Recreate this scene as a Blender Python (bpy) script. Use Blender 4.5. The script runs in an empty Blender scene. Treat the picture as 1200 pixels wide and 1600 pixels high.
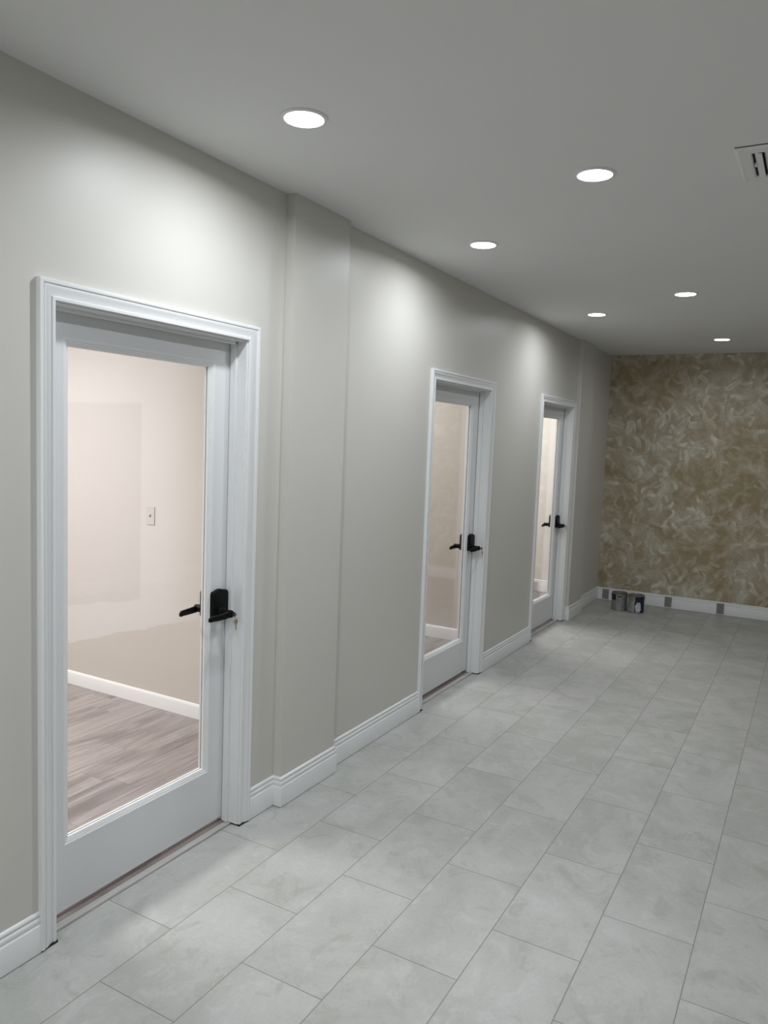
import bpy, bmesh, math, random
from mathutils import Vector, Matrix
PI = math.pi

# ------------------------------------------------------------------ camera
scene = bpy.context.scene
C = scene.collection
CAM = Vector((2.0719, 0.0, 1.7148))
FWD = Vector((-0.48847091, 0.86776197, -0.09157154))
RGT = Vector((0.86907985, 0.49321544, 0.03793074))
UPV = Vector((-0.07807935, 0.06105491, 0.99507583))
camd = bpy.data.cameras.new('camera')
cam = bpy.data.objects.new('camera', camd); C.objects.link(cam)
rot = Matrix((RGT, UPV, -FWD)).transposed().to_4x4()
cam.matrix_world = Matrix.Translation(CAM) @ rot
camd.sensor_fit = 'HORIZONTAL'; camd.sensor_width = 36.0; camd.lens = 1193.75/1200*36
camd.clip_start = 0.05
scene.camera = cam

# ------------------------------------------------------------------ world, exposure
world = bpy.data.worlds.new('world'); scene.world = world
world.use_nodes = True
world.node_tree.nodes['Background'].inputs[0].default_value = (0.02, 0.02, 0.02, 1)
vs = scene.view_settings
vs.view_transform = 'Standard'; vs.look = 'None'; vs.gamma = 1.0; vs.use_curve_mapping = False
vs.exposure = 0.34

HALL_COL = (0.905, 0.955, 1.0)
OFFICE_COL = (1.0, 0.965, 0.965)
# hall ceiling lights: x, y, watts
HALL_LIGHTS = [(0.497, 2.155, 8.0), (1.235, 3.05, 7.6), (0.438, 3.865, 5.9), (1.215, 5.52, 3.9), (0.468, 6.14, 5.5), (1.213, 7.775, 2.8)]
BEHIND_LIGHTS = [(1.23, 0.65, 10.5), (0.47, -0.2, 10), (1.23, -1.6, 9)]  # unseen lights added behind the camera to lift the hall brightness
OFFICE_LIGHTS = [(-2.2, 1.65, 64), (-1.4, 4.95, 26), (-1.1, 7.55, 43)]

# ------------------------------------------------------------------ key dimensions (metres)
WX = -0.035            # hall face of the left wall
WB = -0.165            # office face of the left wall
HC = 2.777             # ceiling height
YF = 8.84              # far wall
XR = 4.20              # right wall
YB = -2.60             # wall behind the camera
DX = -0.118            # hall face of the door leaves
TW, TP = 0.3163, 0.6096
DOORS = [(1.597, 2.529), (4.322, 5.260), (6.476, 7.414)]   # between the inner edges of the casings
DTOP = 2.113

# ------------------------------------------------------------------ node helpers
class NT:
    def __init__(s, name):
        s.m = bpy.data.materials.new(name); s.m.use_nodes = True
        s.t = s.m.node_tree; s.t.nodes.clear()
        s.out = s.t.nodes.new('ShaderNodeOutputMaterial')
    def n(s, typ, ins=None, **props):
        nd = s.t.nodes.new(typ)
        for k, v in props.items(): setattr(nd, k, v)
        for k, v in (ins or {}).items(): s.put(nd.inputs[k], v)
        return nd
    def put(s, sock, v):
        if isinstance(v, bpy.types.NodeSocket): s.t.links.new(v, sock)
        else:
            try:
                if hasattr(sock.default_value, '__len__') and len(sock.default_value) == 4 and len(v) == 3: v = (*v, 1)
            except TypeError: pass
            sock.default_value = v
    def m_(s, op, a, b=0.0, c=0.0, clamp=False):
        nd = s.n('ShaderNodeMath', operation=op); nd.use_clamp = clamp
        for i, v in enumerate((a, b, c)):
            s.put(nd.inputs[i], v)
        return nd.outputs[0]
    def mix(s, f, a, b, mode='MIX'):
        nd = s.n('ShaderNodeMix', data_type='RGBA', blend_type=mode)
        s.put(nd.inputs[0], f); s.put(nd.inputs[6], a); s.put(nd.inputs[7], b)
        return nd.outputs[2]
    def smooth(s, v, a, b, lo=0.0, hi=1.0):
        nd = s.n('ShaderNodeMapRange', interpolation_type='SMOOTHSTEP')
        for i, x in enumerate((v, a, b, lo, hi)): s.put(nd.inputs[i], x)
        return nd.outputs[0]
    def pos(s):
        g = s.n('ShaderNodeNewGeometry')
        sp = s.n('ShaderNodeSeparateXYZ', {0: g.outputs['Position']})
        return g.outputs['Position'], sp.outputs[0], sp.outputs[1], sp.outputs[2]
    def vec(s, x, y, z=0.0):
        return s.n('ShaderNodeCombineXYZ', {0: x, 1: y, 2: z}).outputs[0]
    def noise(s, v, scale, detail=3.0, rough=0.55, dist=0.0):
        return s.n('ShaderNodeTexNoise', {'Vector': v, 'Scale': scale, 'Detail': detail, 'Roughness': rough, 'Distortion': dist}).outputs[0]
    def bump(s, h, strength=0.1, dist=0.001):
        return s.n('ShaderNodeBump', {'Height': h, 'Strength': strength, 'Distance': dist}).outputs[0]
    def bsdf(s, col, rough=0.5, metal=0.0, normal=None, spec=0.5, **extra):
        b = s.n('ShaderNodeBsdfPrincipled', {'Base Color': col, 'Roughness': rough, 'Metallic': metal, 'Specular IOR Level': spec})
        if normal is not None: s.put(b.inputs['Normal'], normal)
        for k, v in extra.items(): s.put(b.inputs[k], v)
        s.t.links.new(b.outputs[0], s.out.inputs[0])
        return s.m

def paint_mat(name, col, rough=0.5, scale=180, strength=0.08, var=0.03, spec=0.4):
    t = NT(name); P, x, y, z = t.pos()
    v = t.noise(P, 1.3, 3)
    dark = tuple(c*(1-var) for c in col); lite = tuple(min(1, c*(1+var)) for c in col)
    c = t.mix(v, dark, lite)
    b = t.bump(t.noise(P, scale, 2), strength, 0.0006)
    return t.bsdf(c, rough, normal=b, spec=spec)

WALLC = (0.66, 0.642, 0.60)
M = {}
M['wall'] = paint_mat('greige wall paint', WALLC, 0.42, 140, 0.12, 0.025)
M['ceiling'] = paint_mat('flat ceiling paint', (0.80, 0.80, 0.79), 0.8, 200, 0.05, 0.015, 0.2)
M['trim'] = paint_mat('white trim paint', (0.84, 0.845, 0.85), 0.32, 220, 0.03, 0.012)
M['door'] = paint_mat('white door paint', (0.78, 0.785, 0.80), 0.38, 220, 0.03, 0.012)
M['ring'] = paint_mat('white light trim', (0.8, 0.8, 0.8), 0.35, 50, 0.0, 0.0)
M['black'] = paint_mat('matte black metal', (0.004, 0.004, 0.0045), 0.5, 300, 0.02, 0.0, 0.15)
M['gap'] = paint_mat('dark gap', (0.02, 0.019, 0.018), 0.9, 50, 0.0, 0.0)

def metal_mat(name, col, rough):
    t = NT(name); P, x, y, z = t.pos()
    r = t.smooth(t.noise(P, 60, 3), 0.2, 0.8, rough*0.8, rough*1.25)
    return t.bsdf(col, r, 1.0)
M['steel'] = metal_mat('nickel steel', (0.62, 0.60, 0.56), 0.3)
M['tin'] = metal_mat('tin can metal', (0.30, 0.30, 0.29), 0.42)
M['brass'] = metal_mat('pale brass key', (0.62, 0.52, 0.42), 0.35)

def tile_mat():
    t = NT('grey stone look tile'); P, x, y, z = t.pos()
    u = t.m_('DIVIDE', t.m_('SUBTRACT', x, 0.244), TW)
    row = t.m_('FLOOR', u); fu = t.m_('FRACT', u)
    par = t.m_('MODULO', t.m_('ADD', row, 21.0), 2.0)      # column between wall and first joint: row -1 -> even
    off = t.m_('ADD', 1.5470, t.m_('MULTIPLY', t.m_('SUBTRACT', 1.0, par), 0.3045))
    v = t.m_('DIVIDE', t.m_('SUBTRACT', y, off), TP)
    col = t.m_('FLOOR', v); fv = t.m_('FRACT', v)
    du = t.m_('MULTIPLY', t.m_('SUBTRACT', 0.5, t.m_('ABSOLUTE', t.m_('SUBTRACT', fu, 0.5))), TW)
    dv = t.m_('MULTIPLY', t.m_('SUBTRACT', 0.5, t.m_('ABSOLUTE', t.m_('SUBTRACT', fv, 0.5))), TP)
    d = t.m_('MINIMUM', du, dv)
    joint = t.smooth(d, 0.0012, 0.0021, 1.0, 0.0)
    wn = t.n('ShaderNodeTexWhiteNoise', {0: t.vec(row, col, 3.7)}, noise_dimensions='3D')
    rnd = wn.outputs[0]
    rs = t.n('ShaderNodeSeparateColor', {0: wn.outputs[1]})
    # each tile carries its own piece of the stone pattern
    Q = t.n('ShaderNodeVectorMath', {0: P, 1: t.n('ShaderNodeVectorMath', {0: wn.outputs[1], 1: (17.0, 23.0, 9.0)}, operation='MULTIPLY').outputs[0]}, operation='ADD').outputs[0]
    Qs = t.n('ShaderNodeVectorMath', {0: Q, 1: (1.0, 0.8, 1.0)}, operation='MULTIPLY').outputs[0]
    big = t.noise(Qs, 2.6, 6, 0.62, 0.5)
    mid = t.noise(Qs, 7.5, 8, 0.68, 0.9)
    fine = t.noise(Qs, 70.0, 5, 0.65)
    c = t.mix(t.smooth(big, 0.34, 0.66), (0.405, 0.41, 0.385), (0.50, 0.50, 0.485))
    c = t.mix(t.m_('MULTIPLY', t.smooth(mid, 0.53, 0.64), 0.5), c, (0.35, 0.345, 0.315))
    c = t.mix(t.m_('MULTIPLY', t.smooth(mid, 0.46, 0.36), 0.38), c, (0.57, 0.575, 0.57))
    # thin scratchy dark clouding, drawn out diagonally as in quarried stone
    dg = t.n('ShaderNodeVectorMath', {0: t.n('ShaderNodeVectorRotate', {'Vector': Q, 'Angle': 0.9}, rotation_type='Z_AXIS').outputs[0], 1: (3.0, 14.0, 1.0)}, operation='MULTIPLY').outputs[0]
    scr = t.noise(dg, 1.0, 6, 0.7, 0.8)
    c = t.mix(t.m_('MULTIPLY', t.smooth(scr, 0.58, 0.72), t.m_('MULTIPLY', 0.40, t.smooth(big, 0.60, 0.42))), c, (0.30, 0.29, 0.26))
    # thin pale veins
    ve = t.noise(Qs, 4.5, 4, 0.6, 2.2)
    vein = t.smooth(t.m_('ABSOLUTE', t.m_('SUBTRACT', ve, 0.5)), 0.0, 0.007, 1.0, 0.0)
    c = t.mix(t.m_('MULTIPLY', vein, t.m_('MULTIPLY', 0.35, t.smooth(mid, 0.5, 0.6))), c, (0.62, 0.62, 0.61))
    # small pits and specks
    vo = t.n('ShaderNodeTexVoronoi', {'Vector': Q, 'Scale': 9.0, 'Randomness': 1.0})
    vc = t.n('ShaderNodeSeparateColor', {0: vo.outputs['Color']})
    speck = t.m_('MULTIPLY', t.smooth(vo.outputs['Distance'], 0.012, 0.03, 1.0, 0.0), t.m_('GREATER_THAN', vc.outputs[0], 0.72))
    c = t.mix(t.m_('MULTIPLY', speck, 0.6), c, (0.20, 0.19, 0.17))
    br = t.m_('ADD', 0.98, t.m_('MULTIPLY', rnd, 0.035))
    c = t.mix(1.0, c, t.n('ShaderNodeCombineColor', {0: br, 1: br, 2: br}).outputs[0], 'MULTIPLY')
    c = t.mix(t.m_('MULTIPLY', t.smooth(fine, 0.40, 0.68), 0.14), c, (0.30, 0.295, 0.275))
    c = t.mix(t.m_('MULTIPLY', joint, 0.95), c, (0.23, 0.225, 0.20))
    h = t.m_('SUBTRACT', t.m_('MULTIPLY', mid, 0.25), joint)
    b = t.bump(h, 0.25, 0.0012)
    r = t.smooth(big, 0.3, 0.7, 0.50, 0.38)
    r = t.m_('ADD', r, t.m_('MULTIPLY', joint, 0.3))
    return t.bsdf(c, r, normal=b, spec=0.45)
M['tile'] = tile_mat()

def plank_mat(name='grey mauve oak planks', tint=1.0):
    t = NT(name); P, x, y, z = t.pos()
    PW, PL = 0.18, 1.22
    u = t.m_('DIVIDE', t.m_('ADD', x, 10.03), PW); row = t.m_('FLOOR', u); fu = t.m_('FRACT', u)
    wr = t.n('ShaderNodeTexWhiteNoise', {0: t.vec(row, 1.0, 5.1)}, noise_dimensions='3D').outputs[0]
    v = t.m_('ADD', t.m_('DIVIDE', t.m_('ADD', y, 20.0), PL), wr); col = t.m_('FLOOR', v); fv = t.m_('FRACT', v)
    du = t.m_('MULTIPLY', t.m_('SUBTRACT', 0.5, t.m_('ABSOLUTE', t.m_('SUBTRACT', fu, 0.5))), PW)
    dv = t.m_('MULTIPLY', t.m_('SUBTRACT', 0.5, t.m_('ABSOLUTE', t.m_('SUBTRACT', fv, 0.5))), PL)
    seam = t.smooth(t.m_('MINIMUM', du, dv), 0.0005, 0.0016, 1.0, 0.0)
    wn = t.n('ShaderNodeTexWhiteNoise', {0: t.vec(row, col, 2.3)}, noise_dimensions='3D')
    rnd = wn.outputs[0]
    off = t.n('ShaderNodeVectorMath', {0: wn.outputs[1], 1: (11.0, 31.0, 7.0)}, operation='MULTIPLY').outputs[0]
    Q = t.n('ShaderNodeVectorMath', {0: P, 1: off}, operation='ADD').outputs[0]
    Qs = t.n('ShaderNodeVectorMath', {0: Q, 1: (7.0, 0.9, 1.0)}, operation='MULTIPLY').outputs[0]
    Qg = t.n('ShaderNodeVectorMath', {0: Q, 1: (60.0, 3.0, 1.0)}, operation='MULTIPLY').outputs[0]
    a = t.noise(Qs, 1.6, 4, 0.6, 0.9); g = t.noise(Qg, 1.0, 4, 0.65, 0.5)
    base = t.mix(rnd, (0.19*tint, 0.163*tint, 0.161*tint), (0.38*tint, 0.342*tint, 0.336*tint))
    c = t.mix(t.smooth(a, 0.38, 0.68), base, (0.42*tint, 0.372*tint, 0.360*tint))
    c = t.mix(t.m_('MULTIPLY', t.smooth(a, 0.42, 0.30), 0.5), c, (0.15*tint, 0.122*tint, 0.12*tint))
    c = t.mix(t.m_('MULTIPLY', t.smooth(g, 0.45, 0.68), 0.32), c, (0.19*tint, 0.15*tint, 0.14*tint))
    # cathedral grain and knots
    w = t.n('ShaderNodeTexWave', {'Vector': t.n('ShaderNodeVectorMath', {0: Q, 1: (1.0, 0.16, 1.0)}, operation='MULTIPLY').outputs[0], 'Scale': 9.0, 'Distortion': 7.0, 'Detail': 2.0, 'Detail Scale': 1.2}, bands_direction='X').outputs[1]
    c = t.mix(t.m_('MULTIPLY', t.smooth(w, 0.55, 0.95), 0.16), c, (0.15*tint, 0.115*tint, 0.105*tint))
    c = t.mix(t.m_('MULTIPLY', seam, 0.6), c, (0.13, 0.10, 0.095))
    return t.bsdf(c, 0.42, normal=t.bump(t.m_('SUBTRACT', g, seam), 0.15, 0.0006))
M['plank'] = plank_mat()

def reducer_mat():
    t = NT('pale wood transition strip'); P, x, y, z = t.pos()
    Qg = t.n('ShaderNodeVectorMath', {0: P, 1: (120.0, 5.0, 1.0)}, operation='MULTIPLY').outputs[0]
    g = t.noise(Qg, 1.0, 4, 0.6)
    c = t.mix(t.smooth(g, 0.3, 0.7), (0.43, 0.41, 0.395), (0.55, 0.54, 0.52))
    return t.bsdf(c, 0.4)
M['reducer'] = reducer_mat()

def plaster_mat():
    """decorative brushed plaster: crossing, curved, streaky strokes of pale glaze over brown"""
    t = NT('brushed decorative plaster'); P, x, y, z = t.pos()
    wx = t.noise(t.vec(x, z, 4.0), 4.0, 3); wz = t.noise(t.vec(x, z, 9.0), 4.0, 3)
    X = t.m_('ADD', x, t.m_('MULTIPLY', t.m_('SUBTRACT', wx, 0.5), 0.07))
    Z = t.m_('ADD', z, t.m_('MULTIPLY', t.m_('SUBTRACT', wz, 0.5), 0.07))
    def layer(scale, seed, wid, length, power):
        uv = t.vec(t.m_('ADD', t.m_('MULTIPLY', X, scale), seed), t.m_('ADD', t.m_('MULTIPLY', Z, scale), seed*1.7), 0.0)
        vo = t.n('ShaderNodeTexVoronoi', {'Vector': uv, 'Scale': 1.0, 'Randomness': 1.0}, voronoi_dimensions='2D')
        lo = t.n('ShaderNodeVectorMath', {0: uv, 1: vo.outputs['Position']}, operation='SUBTRACT').outputs[0]
        cs = t.n('ShaderNodeSeparateColor', {0: vo.outputs['Color']})
        r0, r1, r2 = cs.outputs[0], cs.outputs[1], cs.outputs[2]
        rt = t.n('ShaderNodeVectorRotate', {'Vector': lo, 'Angle': t.m_('MULTIPLY', r0, 2*PI)}, rotation_type='Z_AXIS').outputs[0]
        sp = t.n('ShaderNodeSeparateXYZ', {0: rt}); lx, ly = sp.outputs[0], sp.outputs[1]
        k = t.m_('MULTIPLY', t.m_('SUBTRACT', r1, 0.5), 2.6)
        yc = t.m_('ADD', ly, t.m_('MULTIPLY', k, t.m_('MULTIPLY', lx, lx)))
        my = t.smooth(yc, -wid, -wid*0.88, 0.0, 1.0)
        my = t.m_('MULTIPLY', my, t.smooth(yc, wid*0.35, wid, 1.0, 0.0))
        mx = t.smooth(t.m_('ABSOLUTE', lx), length*0.75, length, 1.0, 0.0)
        st = t.noise(t.vec(t.m_('MULTIPLY', lx, 1.6), t.m_('MULTIPLY', yc, 22.0), t.m_('MULTIPLY', r2, 30.0)), 1.0, 3, 0.6)
        st = t.smooth(st, 0.40, 0.60, 0.25, 1.0)
        fade = t.smooth(lx, -length, length, 0.25, 1.0)
        amt = t.m_('POWER', r2, power)
        return t.m_('MULTIPLY', t.m_('MULTIPLY', t.m_('MULTIPLY', my, mx), t.m_('MULTIPLY', st, fade)), amt, clamp=True)
    g1 = t.noise(t.vec(x, z, 2.0), 1.1, 4, 0.6); g2 = t.noise(t.vec(x, z, 7.0), 5.0, 4, 0.6, 1.0)
    c = t.mix(t.smooth(g1, 0.38, 0.62), (0.36, 0.285, 0.17), (0.44, 0.385, 0.28))
    c = t.mix(t.m_('MULTIPLY', t.smooth(g2, 0.45, 0.7), 0.5), c, (0.50, 0.455, 0.355))
    c = t.mix(t.m_('MULTIPLY', layer(4.3, 3.1, 0.33, 0.75, 1.0), 0.55), c, (0.24, 0.185, 0.10))
    veil = t.smooth(g1, 0.34, 0.58, 0.40, 1.0)
    tot = None
    for s_, sd, w_, l_, p_, k_ in ((2.7, 11.3, 0.30, 0.8, 0.8, 0.42), (3.7, 27.9, 0.24, 0.72, 1.0, 0.62), (4.8, 41.2, 0.20, 0.66, 1.2, 0.9), (6.0, 63.8, 0.17, 0.62, 1.4, 1.1), (7.6, 91.4, 0.18, 0.6, 1.5, 1.2), (9.0, 17.4, 0.17, 0.6, 1.9, 1.2)):
        a = t.m_('MULTIPLY', t.m_('MULTIPLY', layer(s_, sd, w_, l_, p_), k_), veil)
        c = t.mix(a, c, (0.80, 0.79, 0.69))
        tot = a if tot is None else t.m_('ADD', tot, a)
    b = t.bump(tot, 0.35, 0.002)
    return t.bsdf(c, 0.46, normal=b, spec=0.35)
M['plaster'] = plaster_mat()

def patch_mat(name, base, patches, edge=0.010):
    """painted wall with patches of another tone; patch = (x0, x1, zlow at x0, zlow at x1, ztop, colour, wobble, strength)"""
    t = NT(name); P, x, y, z = t.pos()
    c = t.mix(t.noise(P, 1.5, 3), tuple(k*0.98 for k in base), tuple(k*1.02 for k in base))
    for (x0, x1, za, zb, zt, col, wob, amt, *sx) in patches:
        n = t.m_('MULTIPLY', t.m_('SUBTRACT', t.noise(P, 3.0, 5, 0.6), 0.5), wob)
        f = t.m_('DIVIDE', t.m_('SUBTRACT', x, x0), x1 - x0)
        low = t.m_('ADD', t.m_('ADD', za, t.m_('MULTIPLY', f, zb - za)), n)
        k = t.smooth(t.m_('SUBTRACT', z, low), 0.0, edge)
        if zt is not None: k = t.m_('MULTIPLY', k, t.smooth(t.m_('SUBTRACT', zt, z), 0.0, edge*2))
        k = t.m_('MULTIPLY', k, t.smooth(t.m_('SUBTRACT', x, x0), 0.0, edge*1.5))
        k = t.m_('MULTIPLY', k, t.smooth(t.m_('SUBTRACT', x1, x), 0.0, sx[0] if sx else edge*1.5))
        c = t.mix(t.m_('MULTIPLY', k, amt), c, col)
    b = t.bump(t.noise(P, 140, 2), 0.02, 0.0005)
    return t.bsdf(c, 0.5, normal=b)
OW = (0.60, 0.56, 0.515)
M['office_a'] = patch_mat('office wall with tonal patches', OW, [  # paler and pinker patches set off from the base wall tone
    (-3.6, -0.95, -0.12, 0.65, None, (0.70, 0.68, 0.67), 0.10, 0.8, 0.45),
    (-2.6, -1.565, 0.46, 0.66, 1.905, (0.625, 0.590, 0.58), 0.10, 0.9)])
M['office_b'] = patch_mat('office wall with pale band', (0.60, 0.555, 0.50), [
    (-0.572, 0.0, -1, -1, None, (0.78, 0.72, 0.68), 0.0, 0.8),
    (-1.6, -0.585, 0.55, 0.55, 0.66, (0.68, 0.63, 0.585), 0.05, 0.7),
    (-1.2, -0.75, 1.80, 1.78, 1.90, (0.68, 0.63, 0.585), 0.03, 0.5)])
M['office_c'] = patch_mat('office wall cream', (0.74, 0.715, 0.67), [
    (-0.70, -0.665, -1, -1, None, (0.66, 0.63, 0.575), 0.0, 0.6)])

def glass_mat():
    t = NT('door glass')
    fc = t.n('ShaderNodeLayerWeight', {0: 0.5}).outputs['Facing']
    fr = t.m_('ADD', 0.04, t.m_('MULTIPLY', 0.96, t.m_('POWER', fc, 5.0)))
    tr = t.n('ShaderNodeBsdfTransparent', {0: (0.965, 0.975, 0.97)})
    gl = t.n('ShaderNodeBsdfGlossy', {0: (1, 1, 1), 'Roughness': 0.01})
    mx = t.n('ShaderNodeMixShader', {0: fr, 1: tr.outputs[0], 2: gl.outputs[0]})
    t.t.links.new(mx.outputs[0], t.out.inputs[0]); return t.m
M['glass'] = glass_mat()

def emit_mat(name, col, strength):
    t = NT(name); e = t.n('ShaderNodeEmission', {0: col, 1: strength})
    t.t.links.new(e.outputs[0], t.out.inputs[0]); return t.m
M['led'] = emit_mat('lit lens', (1.0, 0.99, 0.97), 14.0)
M['led_warm'] = emit_mat('lit lens warm', OFFICE_COL, 3.0)

# ------------------------------------------------------------------ mesh helpers
def obj(name, bm, mat, parent=None, smooth=False, bevel=0.0):
    bmesh.ops.recalc_face_normals(bm, faces=bm.faces)
    me = bpy.data.meshes.new(name); bm.to_mesh(me); bm.free()
    o = bpy.data.objects.new(name, me); C.objects.link(o)
    if mat is not None: me.materials.append(M[mat] if isinstance(mat, str) else mat)
    if smooth:
        for p in me.polygons: p.use_smooth = True
        try: me.set_sharp_from_angle(angle=math.radians(38))
        except Exception: pass
    if bevel:
        md = o.modifiers.new('bevel', 'BEVEL'); md.width = bevel; md.segments = 2; md.limit_method = 'ANGLE'
    if parent is not None: o.parent = parent
    return o
def empty(name, loc=(0, 0, 0)):
    o = bpy.data.objects.new(name, None); o.location = loc; o.empty_display_size = 0.1; C.objects.link(o); return o
def tag(o, label=None, cat=None, group=None, kind=None):
    if label: o['label'] = label
    if cat: o['category'] = cat
    if group: o['group'] = group
    if kind: o['kind'] = kind
    return o
def box(bm, x0, x1, y0, y1, z0, z1):
    vs_ = [bm.verts.new((x, y, z)) for x in (x0, x1) for y in (y0, y1) for z in (z0, z1)]
    for f in ((0,1,3,2),(4,6,7,5),(0,4,5,1),(2,3,7,6),(0,2,6,4),(1,5,7,3)): bm.faces.new([vs_[i] for i in f])
def bridge(bm, rings, closed_path=False, closed_ring=True, caps=True):
    R = [[bm.verts.new(p) for p in r] for r in rings]
    n = len(R[0]); k = len(R)
    for i in range(k if closed_path else k-1):
        a, b = R[i], R[(i+1) % k]
        for j in range(n if closed_ring else n-1):
            bm.faces.new((a[j], a[(j+1) % n], b[(j+1) % n], b[j]))
    if caps and not closed_path:
        bm.faces.new(R[0]); bm.faces.new(list(reversed(R[-1])))
def lathe(bm, prof, c=(0, 0, 0), n=48, axis='z'):
    """prof: list of (r, h) revolved about an axis through c"""
    rings = []
    for r, h in prof:
        ring = []
        for i in range(n):
            a = 2*PI*i/n; p = (r*math.cos(a), r*math.sin(a))
            if axis == 'z': ring.append((c[0]+p[0], c[1]+p[1], c[2]+h))
            else: ring.append((c[0]+h, c[1]+p[0], c[2]+p[1]))
        rings.append(ring)
    bridge(bm, rings)
def torus(bm, c, R, r, axis=Vector((1, 0, 0)), n=28, m=10):
    q = Vector((0, 0, 1)).rotation_difference(axis).to_matrix()
    rings = []
    for i in range(n):
        a = 2*PI*i/n; ring = []
        for j in range(m):
            b = 2*PI*j/m
            p = Vector(((R+r*math.cos(b))*math.cos(a), (R+r*math.cos(b))*math.sin(a), r*math.sin(b)))
            ring.append(tuple(q @ p + Vector(c)))
        rings.append(ring)
    bridge(bm, rings, closed_path=True)

# ------------------------------------------------------------------ structure: shell
bm = bmesh.new()
ys = [YB-0.1] + [v for d in DOORS for v in (d[0]-0.02, d[1]+0.02)] + [YF+0.12]
for i in range(0, len(ys), 2): box(bm, WB, WX, ys[i], ys[i+1], -0.02, HC+0.02)
for d in DOORS: box(bm, WB, WX, d[0]-0.02, d[1]+0.02, DTOP+0.02, HC+0.02)
PIL = [(2.778, 3.225), (7.497, 7.965)]
for a, b in PIL: box(bm, WX-0.01, 0.010, a, b, -0.02, HC+0.02)
tag(obj('wall_left', bm, 'wall'), 'long greige painted wall with three glass doors and two shallow pilasters', 'wall', kind='structure')
bm = bmesh.new(); box(bm, WX-0.1, XR+0.1, YF, YF+0.12, -0.02, HC+0.02)
tag(obj('wall_far', bm, 'plaster'), 'far end wall in brushed brown and beige decorative plaster', 'wall', kind='structure')
bm = bmesh.new(); box(bm, XR, XR+0.12, YB-0.1, YF+0.1, -0.02, HC+0.02)
tag(obj('wall_right', bm, 'wall'), 'greige wall along the other side of the hall', 'wall', kind='structure')
bm = bmesh.new(); box(bm, WX-0.1, XR+0.1, YB-0.12, YB, -0.02, HC+0.02)
tag(obj('wall_back', bm, 'wall'), 'greige wall closing the hall behind', 'wall', kind='structure')
bm = bmesh.new(); box(bm, -0.0665, XR+0.12, YB-0.12, YF+0.12, -0.08, 0.0)
tag(obj('floor', bm, 'tile'), 'pale grey stone look tiles laid lengthwise along the hall', 'floor', kind='structure')
OX = -3.6
bm = bmesh.new(); box(bm, OX-0.1, -0.0980, YB-0.12, YF+0.12, -0.08, 0.004)
tag(obj('floor_office', bm, 'plank'), 'mauve grey wood plank floor seen inside the offices', 'floor', kind='structure')
bm = bmesh.new(); box(bm, OX-0.1, XR+0.12, YB-0.12, YF+0.12, HC, HC+0.1)
tag(obj('ceiling', bm, 'ceiling'), 'flat white ceiling with recessed lights', 'ceiling', kind='structure')
# dark slot between transition strip and tile
bm = bmesh.new(); box(bm, -0.0980, -0.0665, YB, YF, -0.07, -0.02)
tag(obj('floor_joint', bm, 'gap'), 'dark joint under the door thresholds', 'floor', kind='structure')

# offices behind the doors
offs = [(0.2, 3.385, 'office_a', 'office wall seen through nearest glass door, tonal patches with wavy lower edge'),
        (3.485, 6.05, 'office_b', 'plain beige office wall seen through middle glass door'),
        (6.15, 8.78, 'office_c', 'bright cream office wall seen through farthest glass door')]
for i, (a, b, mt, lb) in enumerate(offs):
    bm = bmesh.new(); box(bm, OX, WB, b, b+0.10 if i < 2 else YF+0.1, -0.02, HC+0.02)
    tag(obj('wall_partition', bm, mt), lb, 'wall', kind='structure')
bm = bmesh.new(); box(bm, OX, WB, 0.1, 0.2, -0.02, HC+0.02); box(bm, OX-0.1, OX, 0.1, YF+0.1, -0.02, HC+0.02)
tag(obj('wall_office_back', bm, paint_mat('office wall paint', OW)), 'office back wall far from the doors', 'wall', kind='structure')

# ------------------------------------------------------------------ baseboards
BP = [(0, 0.0030), (0.0150, 0.0030), (0.0150, 0.094), (0.0138, 0.0965), (0.0112, 0.099), (0.0108, 0.103), (0.0122, 0.108), (0.0118, 0.114), (0.0100, 0.119),
      (0.0072, 0.121), (0.0070, 0.124), (0.0090, 0.1265), (0.0092, 0.131), (0.0075, 0.136), (0.0040, 0.139), (0, 0.140)]
def baseboard(name, path, side, label, prof=BP, z0=0.0):
    """path in plan; side=+1 offsets to the right-hand normal of travel"""
    pts = [Vector(p) for p in path]; rings = []
    def nrm(a, b):
        d = (b-a).normalized(); return Vector((d.y, -d.x))*side
    for i, p in enumerate(pts):
        if i == 0: m = nrm(p, pts[1])
        elif i == len(pts)-1: m = nrm(pts[i-1], p)
        else:
            n1, n2 = nrm(pts[i-1], p), nrm(p, pts[i+1]); m = (n1+n2)/(1+n1.dot(n2))
        rings.append([(p.x+m.x*t, p.y+m.y*t, z+z0) for t, z in prof])
    bm = bmesh.new(); bridge(bm, rings)
    return tag(obj(name, bm, 'trim', smooth=True), label, 'baseboard', kind='structure')
co = [(d[0]-0.062, d[1]+0.062) for d in DOORS]
e = 0.0006
baseboard('baseboard_left', [(WX, YB), (WX, co[0][0])], 1, 'white moulded baseboard left of nearest door')
baseboard('baseboard_left', [(WX, co[0][1]), (WX, PIL[0][0]), (0.010, PIL[0][0]), (0.010, PIL[0][1]+0.0), (WX, PIL[0][1]), (WX, co[1][0])], 1, 'white moulded baseboard wrapping first pilaster between near and middle doors')
baseboard('baseboard_left', [(WX, co[1][1]), (WX, co[2][0])], 1, 'white moulded baseboard between middle and farthest doors')
baseboard('baseboard_left', [(WX, PIL[1][0]), (0.010, PIL[1][0]), (0.010, PIL[1][1]), (WX, PIL[1][1]), (WX, YF), (XR, YF)], 1, 'white moulded baseboard from far pilaster round corner along plaster wall')
baseboard('baseboard_right', [(XR, YF), (XR, YB)], 1, 'white baseboard along the other side of the hall')
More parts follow.
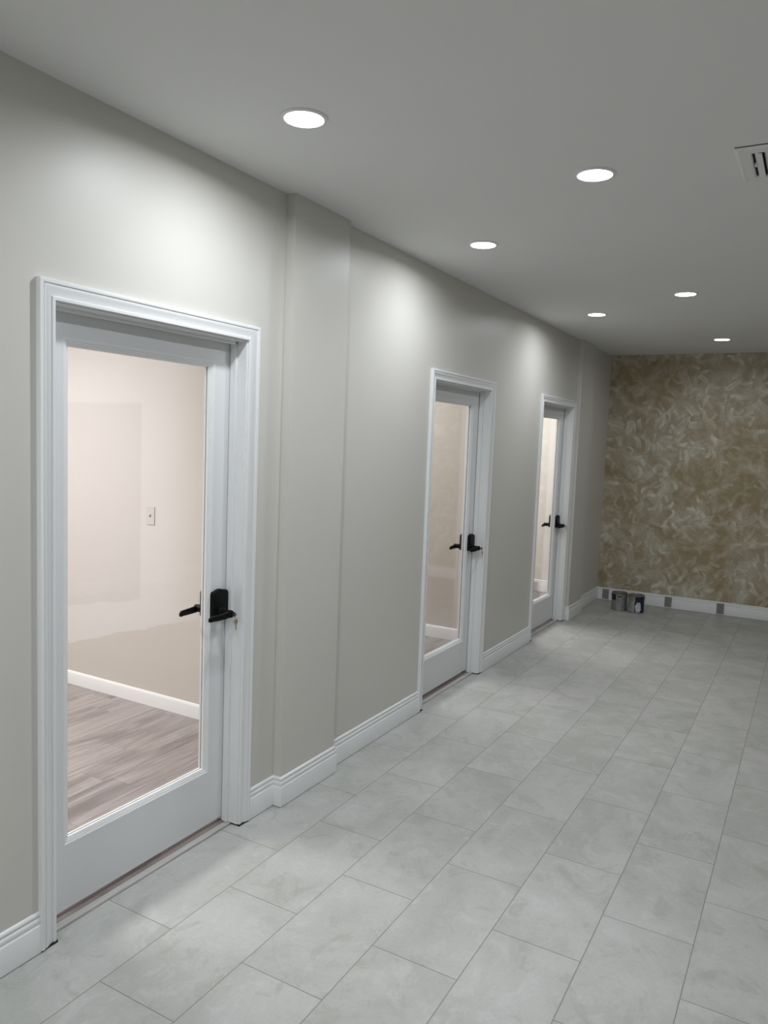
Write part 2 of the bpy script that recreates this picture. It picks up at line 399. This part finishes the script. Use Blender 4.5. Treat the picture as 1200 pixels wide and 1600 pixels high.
OBP = [(0, 0.0), (0.014, 0.0), (0.014, 0.072), (0.012, 0.078), (0.009, 0.083), (0.006, 0.086), (0, 0.088)]
OBP3 = [(t, z*1.0) for t, z in BP]
baseboard('baseboard_office', [(WB, 3.385), (OX, 3.385)], -1, 'white baseboard inside office behind nearest door', OBP, 0.004)
baseboard('baseboard_office', [(WB, 6.05), (OX, 6.05)], -1, 'white baseboard inside office behind middle door', [(t, z*1.2) for t, z in OBP], 0.004)
baseboard('baseboard_office', [(WB, 8.78), (OX, 8.78)], -1, 'white baseboard inside office behind farthest door', OBP3, 0.004)

# ------------------------------------------------------------------ doors, casings, handles
CP = [(0, -0.001), (0, 0.0095), (0.0015, 0.0108), (0.0105, 0.0110), (0.0118, 0.0098), (0.0122, 0.0072), (0.0140, 0.0072), (0.0200, 0.0082), (0.0260, 0.0100),
      (0.0320, 0.0126), (0.0375, 0.0158), (0.0410, 0.0170), (0.0440, 0.0166), (0.0455, 0.0150), (0.0468, 0.0152), (0.0480, 0.0180), (0.0500, 0.0196),
      (0.0570, 0.0202), (0.0605, 0.0190), (0.0620, 0.0155), (0.0620, -0.001)]
def casing(n, y0, y1, zt, word):
    zb = 0.007
    rings = [[(WX+v, y0-u, zb) for u, v in CP], [(WX+v, y0-u, zt+u) for u, v in CP],
             [(WX+v, y1+u, zt+u) for u, v in CP], [(WX+v, y1+u, zb) for u, v in CP]]
    bm = bmesh.new(); bridge(bm, rings)
    o = tag(obj('trim_%d' % n, bm, 'trim', smooth=True), 'white moulded casing and jamb around %s glass door' % word, 'door casing', kind='structure')
    g = 0.005
    a, b, h = y0+g, y1-g, zt-g
    bm = bmesh.new()   # jamb lining
    box(bm, WB-0.002, WX+0.001, y0-0.02, a, 0.007, h); box(bm, WB-0.002, WX+0.001, b, y1+0.02, 0.007, h)
    box(bm, WB-0.002, WX+0.001, y0-0.02, y1+0.02, h, zt+0.02)
    obj('jamb', bm, 'trim', o)
    bm = bmesh.new()   # stop: a U that the leaf closes against
    box(bm, DX+0.0032, DX+0.034, a-0.001, a+0.010, 0.007, h); box(bm, DX+0.0032, DX+0.034, b-0.010, b+0.001, 0.007, h)
    box(bm, DX+0.0032, DX+0.034, a, b, h-0.010, h+0.001)
    obj('door_stop', bm, 'trim', o, bevel=0.0015)
    bm = bmesh.new()   # dark blocks in the gap below the cut ends, in place of shade
    for (p, q) in ((y0-0.061, y0+0.003), (y1-0.003, y1+0.061)):
        box(bm, -0.080, WX+0.013, p, q, 0.0, 0.0065)
    obj('bottom_gap_shade', bm, 'gap', o)
    return o
def sweep_rect(bm, y0, y1, z0, z1, prof, x):
    """closed mitred frame; u grows outwards from the opening"""
    rings = [[(x+v, y0-u, z0-u) for u, v in prof], [(x+v, y0-u, z1+u) for u, v in prof],
             [(x+v, y1+u, z1+u) for u, v in prof], [(x+v, y1+u, z0-u) for u, v in prof]]
    bridge(bm, rings, closed_path=True)
def rounded_plate(bm, yc, zlo, zhi, hw, x0, x1, arch, rb=0.006):
    """escutcheon: gently arched top, softened bottom corners"""
    pts = []
    for i in range(9):
        a = PI + (PI/2)*i/8; pts.append((yc-hw+rb+rb*math.cos(a), zlo+rb+rb*math.sin(a)))
    for i in range(9):
        a = -PI/2 + (PI/2)*i/8; pts.append((yc+hw-rb+rb*math.cos(a), zlo+rb+rb*math.sin(a)))
    ra = 0.016
    for i in range(7):
        a = (PI/2-0.45)*i/6; pts.append((yc+hw-ra+ra*math.cos(a), zhi-arch-ra*0.6+ra*math.sin(a)))
    for i in range(1, 14):
        t = i/14; yy = yc + (hw-ra*0.6)*(1-2*t); pts.append((yy, zhi-arch*((yy-yc)/(hw-ra*0.6))**2))
    for i in range(7):
        a = PI/2+0.45+(PI/2-0.45)*i/6; pts.append((yc-hw+ra+ra*math.cos(a), zhi-arch-ra*0.6+ra*math.sin(a)))
    ins = 0.004; cz = (zlo+zhi)/2
    s = 1 if x1 > x0 else -1
    def ring(x, k): return [(x, yc+(p[0]-yc)*(1-k/hw), cz+(p[1]-cz)*(1-k/(0.5*(zhi-zlo)))) for p in pts]
    bridge(bm, [ring(x0, 0), ring(x1-s*0.004, 0), ring(x1-s*0.001, 0.0015), ring(x1, ins)])
def lever(bm, x, yc, zc, s):
    """flat curved grip that leaves the hub towards the hinge side and dips a little"""
    n = 16; rings = []
    for i in range(n+1):
        t = i/n
        cx = x + s*(0.004*math.sin(t*PI)) - s*0.006*t
        cy = yc + 0.020 - 0.136*t
        cz = zc - 0.003*math.sin(t*PI*0.9) - 0.004*t - (0.004 if t > .9 else 0)*(t-.9)*10
        hh = 0.0155*(1-0.22*t); hx = 0.0085*(1-0.15*t)
        if i == 0: hh *= .75; hx *= .7
        if i == n: hh *= .6; hx *= .6
        rings.append([(cx+hx*(abs(math.cos(a))**0.7)*(1 if math.cos(a) > 0 else -1), cy, cz+hh*(abs(math.sin(a))**0.7)*(1 if math.sin(a) > 0 else -1)) for a in [2*PI*j/16 for j in range(16)]])
    bridge(bm, rings)
def door(n, y0, y1, zt, word, look):
    a, b, h = y0+0.007, y1-0.007, zt-0.009
    zb = 0.026; T = 0.044
    ga, gb, gz0, gz1 = y0+0.124, y1-0.128, 0.283, 1.992      # visible glass
    bw = 0.026
    bm = bmesh.new()
    o0 = [(a, zb), (b, zb), (b, h), (a, h)]; i0 = [(ga-bw, gz0-bw), (gb+bw, gz0-bw), (gb+bw, gz1+bw), (ga-bw, gz1+bw)]
    V = {}
    for k, x in enumerate((DX, DX-T)):
        V[k] = ([bm.verts.new((x, *p)) for p in o0], [bm.verts.new((x, *p)) for p in i0])
        for j in range(4):
            bm.faces.new((V[k][0][j], V[k][0][(j+1)%4], V[k][1][(j+1)%4], V[k][1][j]))
    for r in (0, 1):
        for j in range(4): bm.faces.new((V[0][r][j], V[0][r][(j+1)%4], V[1][r][(j+1)%4], V[1][r][j]))
    o = tag(obj('door_%d' % n, bm, 'door'), look, 'door', kind='structure')
    bead = [(0, -0.019), (0, -0.0105), (0.0035, -0.0100), (0.0045, -0.0075), (0.0090, -0.0065), (0.0100, -0.0040), (0.0155, -0.0025), (0.0165, -0.0012),
            (0.0180, 0.0004), (0.0250, 0.0008), (0.0268, 0.0002), (0.0268, -0.004), (0.026, -0.019)]
    bm = bmesh.new(); sweep_rect(bm, ga, gb, gz0, gz1, bead, DX)
    sweep_rect(bm, ga, gb, gz0, gz1, [(u, -T-v) for u, v in bead], DX)
    obj('glazing_bead', bm, 'trim', o, smooth=False)
    bm = bmesh.new(); box(bm, DX-T/2-0.003, DX-T/2+0.003, ga-0.008, gb+0.008, gz0-0.008, gz1+0.008)
    obj('glass_pane', bm, 'glass', o)
    # locksets, one each side
    hy, hz = b-0.056, 0.962
    for s, xf in ((1, DX), (-1, DX-T)):
        bm = bmesh.new(); rounded_plate(bm, hy, 0.940, 1.062, 0.047 if s > 0 else 0.040, xf, xf+s*0.021, 0.012)
        hd = obj('door_handle', bm, 'black', o, smooth=True)
        bm = bmesh.new()
        lathe(bm, [(0.024, 0), (0.024, s*0.006), (0.0185, s*0.010), (0.0165, s*0.024), (0.0165, s*0.054), (0.0150, s*0.060), (0.009, s*0.061)], (xf+s*0.020, hy, hz), 32, 'x')
        obj('spindle_hub', bm, 'black', hd, smooth=True)
        bm = bmesh.new(); lever(bm, xf+s*0.066, hy, hz, s)
        obj('lever', bm, 'black', hd, smooth=True)
        if s > 0:
            bm = bmesh.new(); lathe(bm, [(0.0085, 0), (0.0085, 0.003), (0.007, 0.004)], (xf+0.0730, hy+0.004, hz), 24, 'x')
            obj('lock_cylinder', bm, 'steel', hd, smooth=True)
    bm = bmesh.new(); box(bm, DX-0.032, DX-0.010, b-0.001, b+0.0015, 0.93, 1.0); obj('latch_plate', bm, 'steel', o)
    # hinges on the office side
    for hzz in (0.25, 1.06, 1.86):
        bm = bmesh.new(); lathe(bm, [(0.006, -0.045), (0.006, 0.045)], (DX-T-0.006, a-0.002, hzz), 14)
        obj('hinge', bm, 'black', o)
    return o, hy, hz
def key_shape(bm, c, length=0.05, y=0.0):
    """flat key hanging down from its bow at c, thickness along x"""
    t = 0.0011
    pts = []
    for i in range(20):
        an = -PI/2+0.35 + (2*PI-0.7)*i/19
        pts.append((0.0115*math.cos(an), -0.011+0.0105*math.sin(an)))
    bw = 0.0036; L = -length
    teeth = [(-bw, -0.024), (-bw, L+0.004), (0, L), (bw, L+0.004), (bw*.55, L+0.009), (bw, L+0.013), (bw*.5, L+0.018), (bw, -0.024)]
    pts = pts + teeth if False else [p for p in pts]
    ring = list(reversed(pts)) + [(bw, -0.024), (bw*.5, L+0.018), (bw, L+0.013), (bw*.55, L+0.009), (bw, L+0.004), (0, L), (-bw, L+0.004), (-bw, -0.024)]
    # order: bow clockwise ends at lower-right, then the blade
    ring = pts[::-1]
    if ring[0][0] > ring[-1][0]: pass
    blade = [(-bw, -0.024), (-bw, L+0.004), (0, L), (bw, L+0.004), (bw*.55, L+0.009), (bw, L+0.013), (bw*.5, L+0.018), (bw, -0.024)]
    full = pts + (blade if pts[-1][0] < 0 else blade[::-1])
    A = [(c[0]-t, c[1]+p[0], c[2]+p[1]) for p in full]; B = [(c[0]+t, c[1]+p[0], c[2]+p[1]) for p in full]
    bridge(bm, [A, B])
def keys(n, hy, hz, label):
    x0 = DX+0.0770; hy += 0.004
    r = tag(empty('door_key', (0, 0, 0)), label, 'key', 'keys hanging from the door locks')
    bm = bmesh.new()   # key pushed into the cylinder: its bow stands out towards the hall
    box(bm, x0-0.001, x0+0.008, hy-0.0012, hy+0.0012, hz-0.004, hz+0.004)
    lathe_pts = []
    rings = []
    for yy in (hy-0.0012, hy+0.0012):
        rings.append([(x0+0.017+0.0105*math.cos(a), yy, hz+0.0105*math.sin(a)) for a in [2*PI*i/20 for i in range(20)]])
    bridge(bm, rings); obj('inserted_key', bm, 'steel', r)
    bm = bmesh.new(); torus(bm, (x0+0.0235, hy, hz-0.011), 0.0115, 0.0014, Vector((0.75, 0.66, 0)).normalized()); obj('split_ring', bm, 'steel', r)
    bm = bmesh.new(); key_shape(bm, (x0+0.0235, hy, hz-0.018), 0.047); obj('hanging_key', bm, 'brass', r)
    return r
words = ['nearest', 'middle', 'farthest']
looks = ['white full glass door nearest in the wall, pinkish office and planks behind',
         'white full glass door, middle of three along the wall',
         'white full glass door farthest along the wall, bright cream office behind']
klab = ['ring and spare key hanging from lock of nearest glass door', 'ring and spare key hanging from lock of middle glass door',
        'small keys hanging from lock of farthest glass door']
for i, (y0, y1) in enumerate(DOORS):
    casing(i+1, y0, y1, DTOP, words[i])
    o, hy, hz = door(i+1, y0, y1, DTOP, words[i], looks[i])
    keys(i, hy, hz, klab[i])
    bm = bmesh.new()   # transition strip under the door
    rings = [[(x, yy, z) for x, z in ((-0.101, -0.01), (-0.101, 0.0040), (-0.0998, 0.0056), (-0.095, 0.0062), (-0.080, 0.0060), (-0.0725, 0.0050), (-0.0705, 0.0010), (-0.0705, -0.01))] for yy in (y0+0.0055, y1-0.0055)]
    bridge(bm, rings)
    tag(obj('trim_%d' % (i+4), bm, 'reducer', smooth=True), 'pale wood threshold strip under %s glass door' % words[i], 'threshold', kind='structure')

# ------------------------------------------------------------------ ceiling lights
def downlight(x, y, watts, label, warm=False, src=None, group='round recessed ceiling lights'):
    r = tag(empty('recessed_light', (x, y, HC)), label, 'ceiling light', group)
    if src is None:
        bm = bmesh.new()
        lathe(bm, [(0.0650, 0.0), (0.0655, -0.0050), (0.0675, -0.0068), (0.0735, -0.0060), (0.0785, -0.0035), (0.0795, -0.0008), (0.0795, 0.0)], (0, 0, 0), 64)
        obj('trim_ring', bm, 'ring', r, smooth=True)
        bm = bmesh.new()
        lathe(bm, [(0.0655, -0.0015), (0.0648, -0.0050), (0.052, -0.0066), (0.030, -0.0074), (0.0005, -0.0078)], (0, 0, 0), 64)
        obj('lens', bm, 'led_warm' if warm else 'led', r, smooth=True)
    else:
        for ch in src.children:
            if ch.type == 'LIGHT': continue
            c = ch.copy(); C.objects.link(c); c.parent = r
    ld = bpy.data.lights.new('lamp', 'AREA'); ld.shape = 'DISK'; ld.size = 0.128; ld.energy = watts
    ld.color = OFFICE_COL if warm else HALL_COL
    ld.spread = math.radians(168)
    lo = bpy.data.objects.new('lamp', ld); lo.location = (0, 0, -0.009); C.objects.link(lo); lo.parent = r
    return r
llab = ['lit round ceiling light, largest, above nearest glass door', 'lit round ceiling light in outer row, beside the air vent',
        'lit round ceiling light between first pilaster and middle door', 'lit round ceiling light, second of the outer row',
        'lit round ceiling light, farthest of the row next to door wall', 'lit round ceiling light closest to the brown plaster wall']
first = None
for (x, y, w), lb in zip(HALL_LIGHTS, llab):
    r = downlight(x, y, w, lb, src=first); first = first or r
for k, (x, y, w) in enumerate(BEHIND_LIGHTS):
    downlight(x, y, w, ['added round ceiling light over the standing point, out of view', 'added round ceiling light near the wall before the first door, out of view', 'added round ceiling light at the back of the hall, out of view'][k], src=first)
def unseen_panel_light(x, y, watts, label):  # unseen panels added to brighten the office walls behind the glass
    r = tag(empty('unseen_panel_light', (x, y, HC)), label, 'ceiling light', 'unseen panel lights added in the offices')
    L, W = 0.60, 0.30
    bm = bmesh.new(); sweep_rect2 = [(0, 0.0), (0, -0.010), (0.004, -0.012), (0.018, -0.012), (0.022, -0.009), (0.022, 0.0)]
    rings = [[(-W-u, -L-u, v) for u, v in sweep_rect2], [(-W-u, L+u, v) for u, v in sweep_rect2], [(W+u, L+u, v) for u, v in sweep_rect2], [(W+u, -L-u, v) for u, v in sweep_rect2]]
    bridge(bm, rings, closed_path=True); obj('frame', bm, 'ring', r)
    bm = bmesh.new(); box(bm, -W+0.001, W-0.001, -L+0.001, L-0.001, -0.008, -0.001); obj('diffuser', bm, 'led_warm', r)
    ld = bpy.data.lights.new('lamp', 'AREA'); ld.shape = 'RECTANGLE'; ld.size = 2*W-0.02; ld.size_y = 2*L-0.02; ld.energy = watts
    ld.color = OFFICE_COL; ld.spread = math.radians(165)
    lo = bpy.data.objects.new('lamp', ld); lo.location = (0, 0, -0.010); C.objects.link(lo); lo.parent = r
for k, (x, y, w) in enumerate(OFFICE_LIGHTS):
    unseen_panel_light(x, y, w, 'unseen flat ceiling panel light added inside the office behind %s door' % words[k])

# ------------------------------------------------------------------ ceiling air vent
vx0, vx1, vy0, vy1 = 1.733, 2.105, 2.983, 3.348
r = tag(empty('ceiling_vent', ((vx0+vx1)/2, (vy0+vy1)/2, HC)), 'white square louvred air vent in the ceiling at frame edge', 'air vent')
ox, oy = -(vx0+vx1)/2, -(vy0+vy1)/2
def local(bm): bmesh.ops.translate(bm, verts=bm.verts, vec=(ox, oy, -HC))
bm = bmesh.new()
W_ = 0.052
prof = [(0, 0.0), (0, -0.006), (0.004, -0.011), (0.040, -0.010), (0.049, -0.007), (0.052, -0.003), (0.052, 0.0)]
rings = [[(vx0+W_-u, vy0+W_-u, HC+v) for u, v in prof], [(vx0+W_-u, vy1-W_+u, HC+v) for u, v in prof],
         [(vx1-W_+u, vy1-W_+u, HC+v) for u, v in prof], [(vx1-W_+u, vy0+W_-u, HC+v) for u, v in prof]]
bridge(bm, rings, closed_path=True); local(bm); obj('frame', bm, 'ring', r)
bm = bmesh.new(); box(bm, vx0+W_-0.001, vx1-W_+0.001, vy0+W_-0.001, vy1-W_+0.001, HC-0.0012, HC-0.0004); local(bm); obj('duct_opening', bm, 'gap', r)
bm = bmesh.new(); box(bm, vx0+0.002, vx1-0.002, vy0-0.0028, vy0+0.001, HC-0.0022, HC-0.0004); local(bm); obj('edge_gap_shade', bm, 'gap', r)  # thin dark strip drawn as the shadow along the frame edge
xs = vx0+W_+0.008
while xs < vx1-W_-0.01:
    bm = bmesh.new()
    sgn = 1 if xs < (vx0+vx1)/2 else -1
    pr = [(0.0, -0.002), (0.003*sgn, -0.0065), (0.010*sgn, -0.0105), (0.025*sgn, -0.0130), (0.0255*sgn, -0.0120), (0.011*sgn, -0.0092), (0.006*sgn, -0.0050), (0.002*sgn, -0.0014)]
    bridge(bm, [[(xs+u, yy, HC+v) for u, v in pr] for yy in (vy0+W_+0.001, vy1-W_-0.001)])
    local(bm); obj('louvre', bm, 'ring', r)
    xs += 0.031
bm = bmesh.new(); box(bm, vx0+W_+0.004, vx0+W_+0.012, 3.145, 3.165, HC-0.014, HC-0.004); local(bm); obj('damper_lever', bm, 'ring', r)

# ------------------------------------------------------------------ wall outlets on the far baseboard
t = NT('speckled grey plastic'); P, x_, y_, z_ = t.pos()
M['grey'] = t.bsdf(t.mix(t.noise(P, 250, 2), (0.20, 0.20, 0.19), (0.32, 0.32, 0.30)), 0.5)
M['greyface'] = paint_mat('grey socket face', (0.27, 0.27, 0.26), 0.45)
def outlet(x, src, label):
    yb = YF-0.0150
    r = tag(empty('wall_outlet', (x, yb, 0.070)), label, 'electrical outlet', 'grey outlets along the far baseboard')
    if src:
        for ch in src.children:
            c = ch.copy(); C.objects.link(c); c.parent = r
            for g in ch.children:
                d = g.copy(); C.objects.link(d); d.parent = c
        return r
    bm = bmesh.new(); box(bm, -0.037, 0.037, -0.007, 0.0, -0.056, 0.056)
    pl = obj('cover_plate', bm, 'grey', r, bevel=0.003)
    for zz in (0.0205, -0.0205):
        bm = bmesh.new()
        ring = []
        for i in range(28):
            a = 2*PI*i/28; ring.append((0.0172*math.cos(a), max(-0.0125, min(0.0125, 0.0172*math.sin(a)))))
        bridge(bm, [[(p[0], yy, zz+p[1]) for p in ring] for yy in (-0.006, -0.0092)])
        f = obj('socket', bm, 'greyface', r)
        bm = bmesh.new()
        box(bm, -0.0075, -0.0052, -0.0096, -0.0085, zz-0.002, zz+0.008); box(bm, 0.0052, 0.0075, -0.0096, -0.0085, zz-0.001, zz+0.007)
        lathe(bm, [(0.0026, -0.0006), (0.0026, 0.0006)], (0, 0, 0), 12, 'x')
        vv = list(bm.verts)[-24:]
        for v in vv: v.co = Vector((v.co.y, -0.0091+v.co.x, zz-0.0075+v.co.z))
        obj('socket_slots', bm, 'gap', f)
    bm = bmesh.new(); lathe(bm, [(0.003, -0.0005), (0.003, 0.0008)], (0, 0, 0), 12, 'x')
    for v in bm.verts: v.co = Vector((v.co.y, -0.0072-v.co.x, v.co.z))
    obj('screw', bm, 'steel', r)
    return r
o1 = outlet(0.068, None, 'grey outlet nearest the corner, behind the paint cans')
outlet(0.752, o1, 'grey outlet on far baseboard just right of the paint cans')
outlet(1.284, o1, 'grey outlet on far baseboard, farthest from the paint cans')

def wall_plate(x, y, z, name, label, cat, toggle):
    r = tag(empty(name, (x, y, z)), label, cat)
    bm = bmesh.new(); box(bm, -0.035, 0.035, -0.005, 0.0, -0.056, 0.056); obj('cover_plate', bm, 'plastic', r, bevel=0.002)
    if toggle:
        bm = bmesh.new(); bridge(bm, [[(-0.005, -0.004, -0.012), (0.005, -0.004, -0.012), (0.005, -0.004, 0.012), (-0.005, -0.004, 0.012)], [(-0.004, -0.016, 0.002), (0.004, -0.016, 0.002), (0.004, -0.014, 0.011), (-0.004, -0.014, 0.011)]])
        obj('toggle', bm, 'plastic', r)
    else:
        for zz in (0.0205, -0.0205):
            bm = bmesh.new(); ring = [(0.0172*math.cos(2*PI*i/28), max(-0.0125, min(0.0125, 0.0172*math.sin(2*PI*i/28)))) for i in range(28)]
            bridge(bm, [[(p[0], yy, zz+p[1]) for p in ring] for yy in (-0.004, -0.0072)]); f = obj('socket', bm, 'plastic', r)
            bm = bmesh.new(); box(bm, -0.0075, -0.0052, -0.0076, -0.0065, zz-0.002, zz+0.008); box(bm, 0.0052, 0.0075, -0.0076, -0.0065, zz-0.001, zz+0.007); obj('socket_slots', bm, 'gap', f)
M['plastic'] = paint_mat('pale plastic', (0.64, 0.61, 0.59), 0.4, 100, 0.0, 0.0)
wall_plate(-1.485, 3.385, 1.205, 'light_switch', 'pale light switch on the office wall behind nearest glass door', 'light switch', True)
wall_plate(-0.752, 8.765, 0.068, 'wall_outlet', 'pale outlet on the office baseboard behind farthest glass door', 'electrical outlet', False)

# ------------------------------------------------------------------ paint cans
def lbl_mat(name, col, col2):
    t = NT(name); P, x, y, z = t.pos()
    a = t.noise(t.n('ShaderNodeVectorMath', {0: P, 1: (40.0, 40.0, 130.0)}, operation='MULTIPLY').outputs[0], 1.0, 3, 0.7)
    return t.bsdf(t.mix(t.smooth(a, 0.45, 0.62), col, col2), 0.4)
M['lab_pale'] = lbl_mat('pale printed label', (0.34, 0.36, 0.36), (0.20, 0.215, 0.215))
M['lab_navy'] = lbl_mat('navy label', (0.010, 0.010, 0.045), (0.022, 0.020, 0.085))
M['lab_olive'] = lbl_mat('olive label corner', (0.20, 0.18, 0.08), (0.26, 0.24, 0.12))
M['lab_dark'] = lbl_mat('black label block', (0.008, 0.008, 0.010), (0.02, 0.02, 0.025))
M['lab_white'] = lbl_mat('white paint smeared paper', (0.72, 0.74, 0.78), (0.34, 0.35, 0.40))
def arc_patch(bm, R, a0, a1, poly, t=0.0006):
    """outline poly in (0..1, z) wrapped on the can between bearings a0..a1 (degrees from -y, + towards +x)"""
    n = 14; rows = []
    cols = []
    for i in range(n+1):
        s = i/n
        zs = []
        for k in range(len(poly)):
            (p, q) = (poly[k], poly[(k+1) % len(poly)])
            if (p[0]-s)*(q[0]-s) <= 0 and p[0] != q[0]:
                zs.append(p[1]+(q[1]-p[1])*(s-p[0])/(q[0]-p[0]))
        zs = zs or [poly[0][1]]
        a = math.radians(a0+(a1-a0)*s)
        cols.append((a, min(zs), max(zs)+1e-5))
    rings = [[(R*math.sin(a), -R*math.cos(a), lo), ((R+t)*math.sin(a), -(R+t)*math.cos(a), lo), ((R+t)*math.sin(a), -(R+t)*math.cos(a), hi), (R*math.sin(a), -R*math.cos(a), hi)] for a, lo, hi in cols]
    bridge(bm, rings)
def paint_can(x, y, label, patches, rotz=0.0):
    r = tag(empty('paint_can', (x, y, 0)), label, 'paint can', 'paint cans on the floor by the far wall')
    r.rotation_euler = (0, 0, rotz)
    R, H = 0.0825, 0.190
    bm = bmesh.new()
    lathe(bm, [(0.002, 0.004), (R-0.006, 0.004), (R-0.002, 0.0), (R+0.0015, 0.0015), (R+0.0015, 0.005), (R, 0.008), (R, H-0.010), (R+0.0018, H-0.006), (R+0.002, H-0.001), (R-0.001, H), (R-0.008, H-0.001), (R-0.009, H-0.005), (0.002, H-0.005)], (0, 0, 0), 56)
    body = obj('can_body', bm, 'tin', r, smooth=True)
    bm = bmesh.new()
    lathe(bm, [(0.002, H-0.0048), (R-0.022, H-0.0048), (R-0.020, H-0.002), (R-0.010, H-0.0018), (R-0.0095, H-0.0045), (R-0.0095, H-0.0055), (0.002, H-0.0055)], (0, 0, 0), 56)
    obj('lid', bm, 'tin', r, smooth=True)
    lab = None
    for (a0, a1, poly, mt, nm) in patches:
        bm = bmesh.new(); arc_patch(bm, R+0.0001*(1 if lab is None else 8), a0, a1, poly)
        if lab is None: lab = obj('label', bm, mt, r)
        else: obj(nm, bm, mt, lab)
    # ears and wire bail, folded down against the far side
    for s in (1, -1):
        bm = bmesh.new(); lathe(bm, [(0.011, 0), (0.011, 0.002), (0.007, 0.0045), (0.0005, 0.005)], (0, 0, 0), 16, 'x')
        for v in bm.verts: v.co = Vector((s*(R+v.co.x), v.co.y, H-0.028+v.co.z))
        obj('ear', bm, 'tin', r)
    bm = bmesh.new(); rings = []
    for i in range(25):
        a = PI*i/24
        c = Vector((math.cos(a)*(R+0.006), 0.012+math.sin(a)*(R+0.002)*1.0, H-0.028-0.055*math.sin(a)))
        rad = Vector((math.cos(a), math.sin(a), 0)); up = Vector((0, 0, 1))
        rings.append([tuple(c+rad*0.0013*math.cos(b)+up*0.0013*math.sin(b)) for b in [2*PI*j/8 for j in range(8)]])
    bridge(bm, rings); obj('bail_handle', bm, 'tin', r, smooth=True)
    return r
FULL = [(0, 0.010), (1, 0.010), (1, 0.176), (0, 0.176)]
def blk(z0, z1): return [(0, z0), (1, z0), (1, z1), (0, z1)]
# bearings are measured from the camera side (the viewer looks from +x -y)
paint_can(0.318, 8.392, 'paint can with pale grey label and black block, closer to the corner', [
    (-95, 160, FULL, 'lab_pale', 'label'), (-78, -27, blk(0.112, 0.174), 'lab_dark', 'label_block'), (-12, 12, blk(0.150, 0.162), 'lab_dark', 'label_title'),
    (14, 70, blk(0.150, 0.172), 'lab_olive', 'label_band')], math.radians(12))
paint_can(0.497, 8.372, 'paint can with navy label and smeared white paper, farther from the corner', [
    (-95, -10, FULL, 'lab_pale', 'label'), (-10, 150, FULL, 'lab_navy', 'label_front'),
    (-60, -14, [(0, 0.165), (0.0, 0.172), (1, 0.172), (1, 0.165), (0.6, 0.110), (0.3, 0.135)], 'lab_olive', 'label_corner'),
    (-7, 38, [(0, 0.075), (0.12, 0.020), (0.25, 0.014), (0.75, 0.014), (1, 0.045), (0.85, 0.110), (0.7, 0.118), (0.3, 0.118), (0.15, 0.095)], 'lab_white', 'smeared_paper')], math.radians(12))
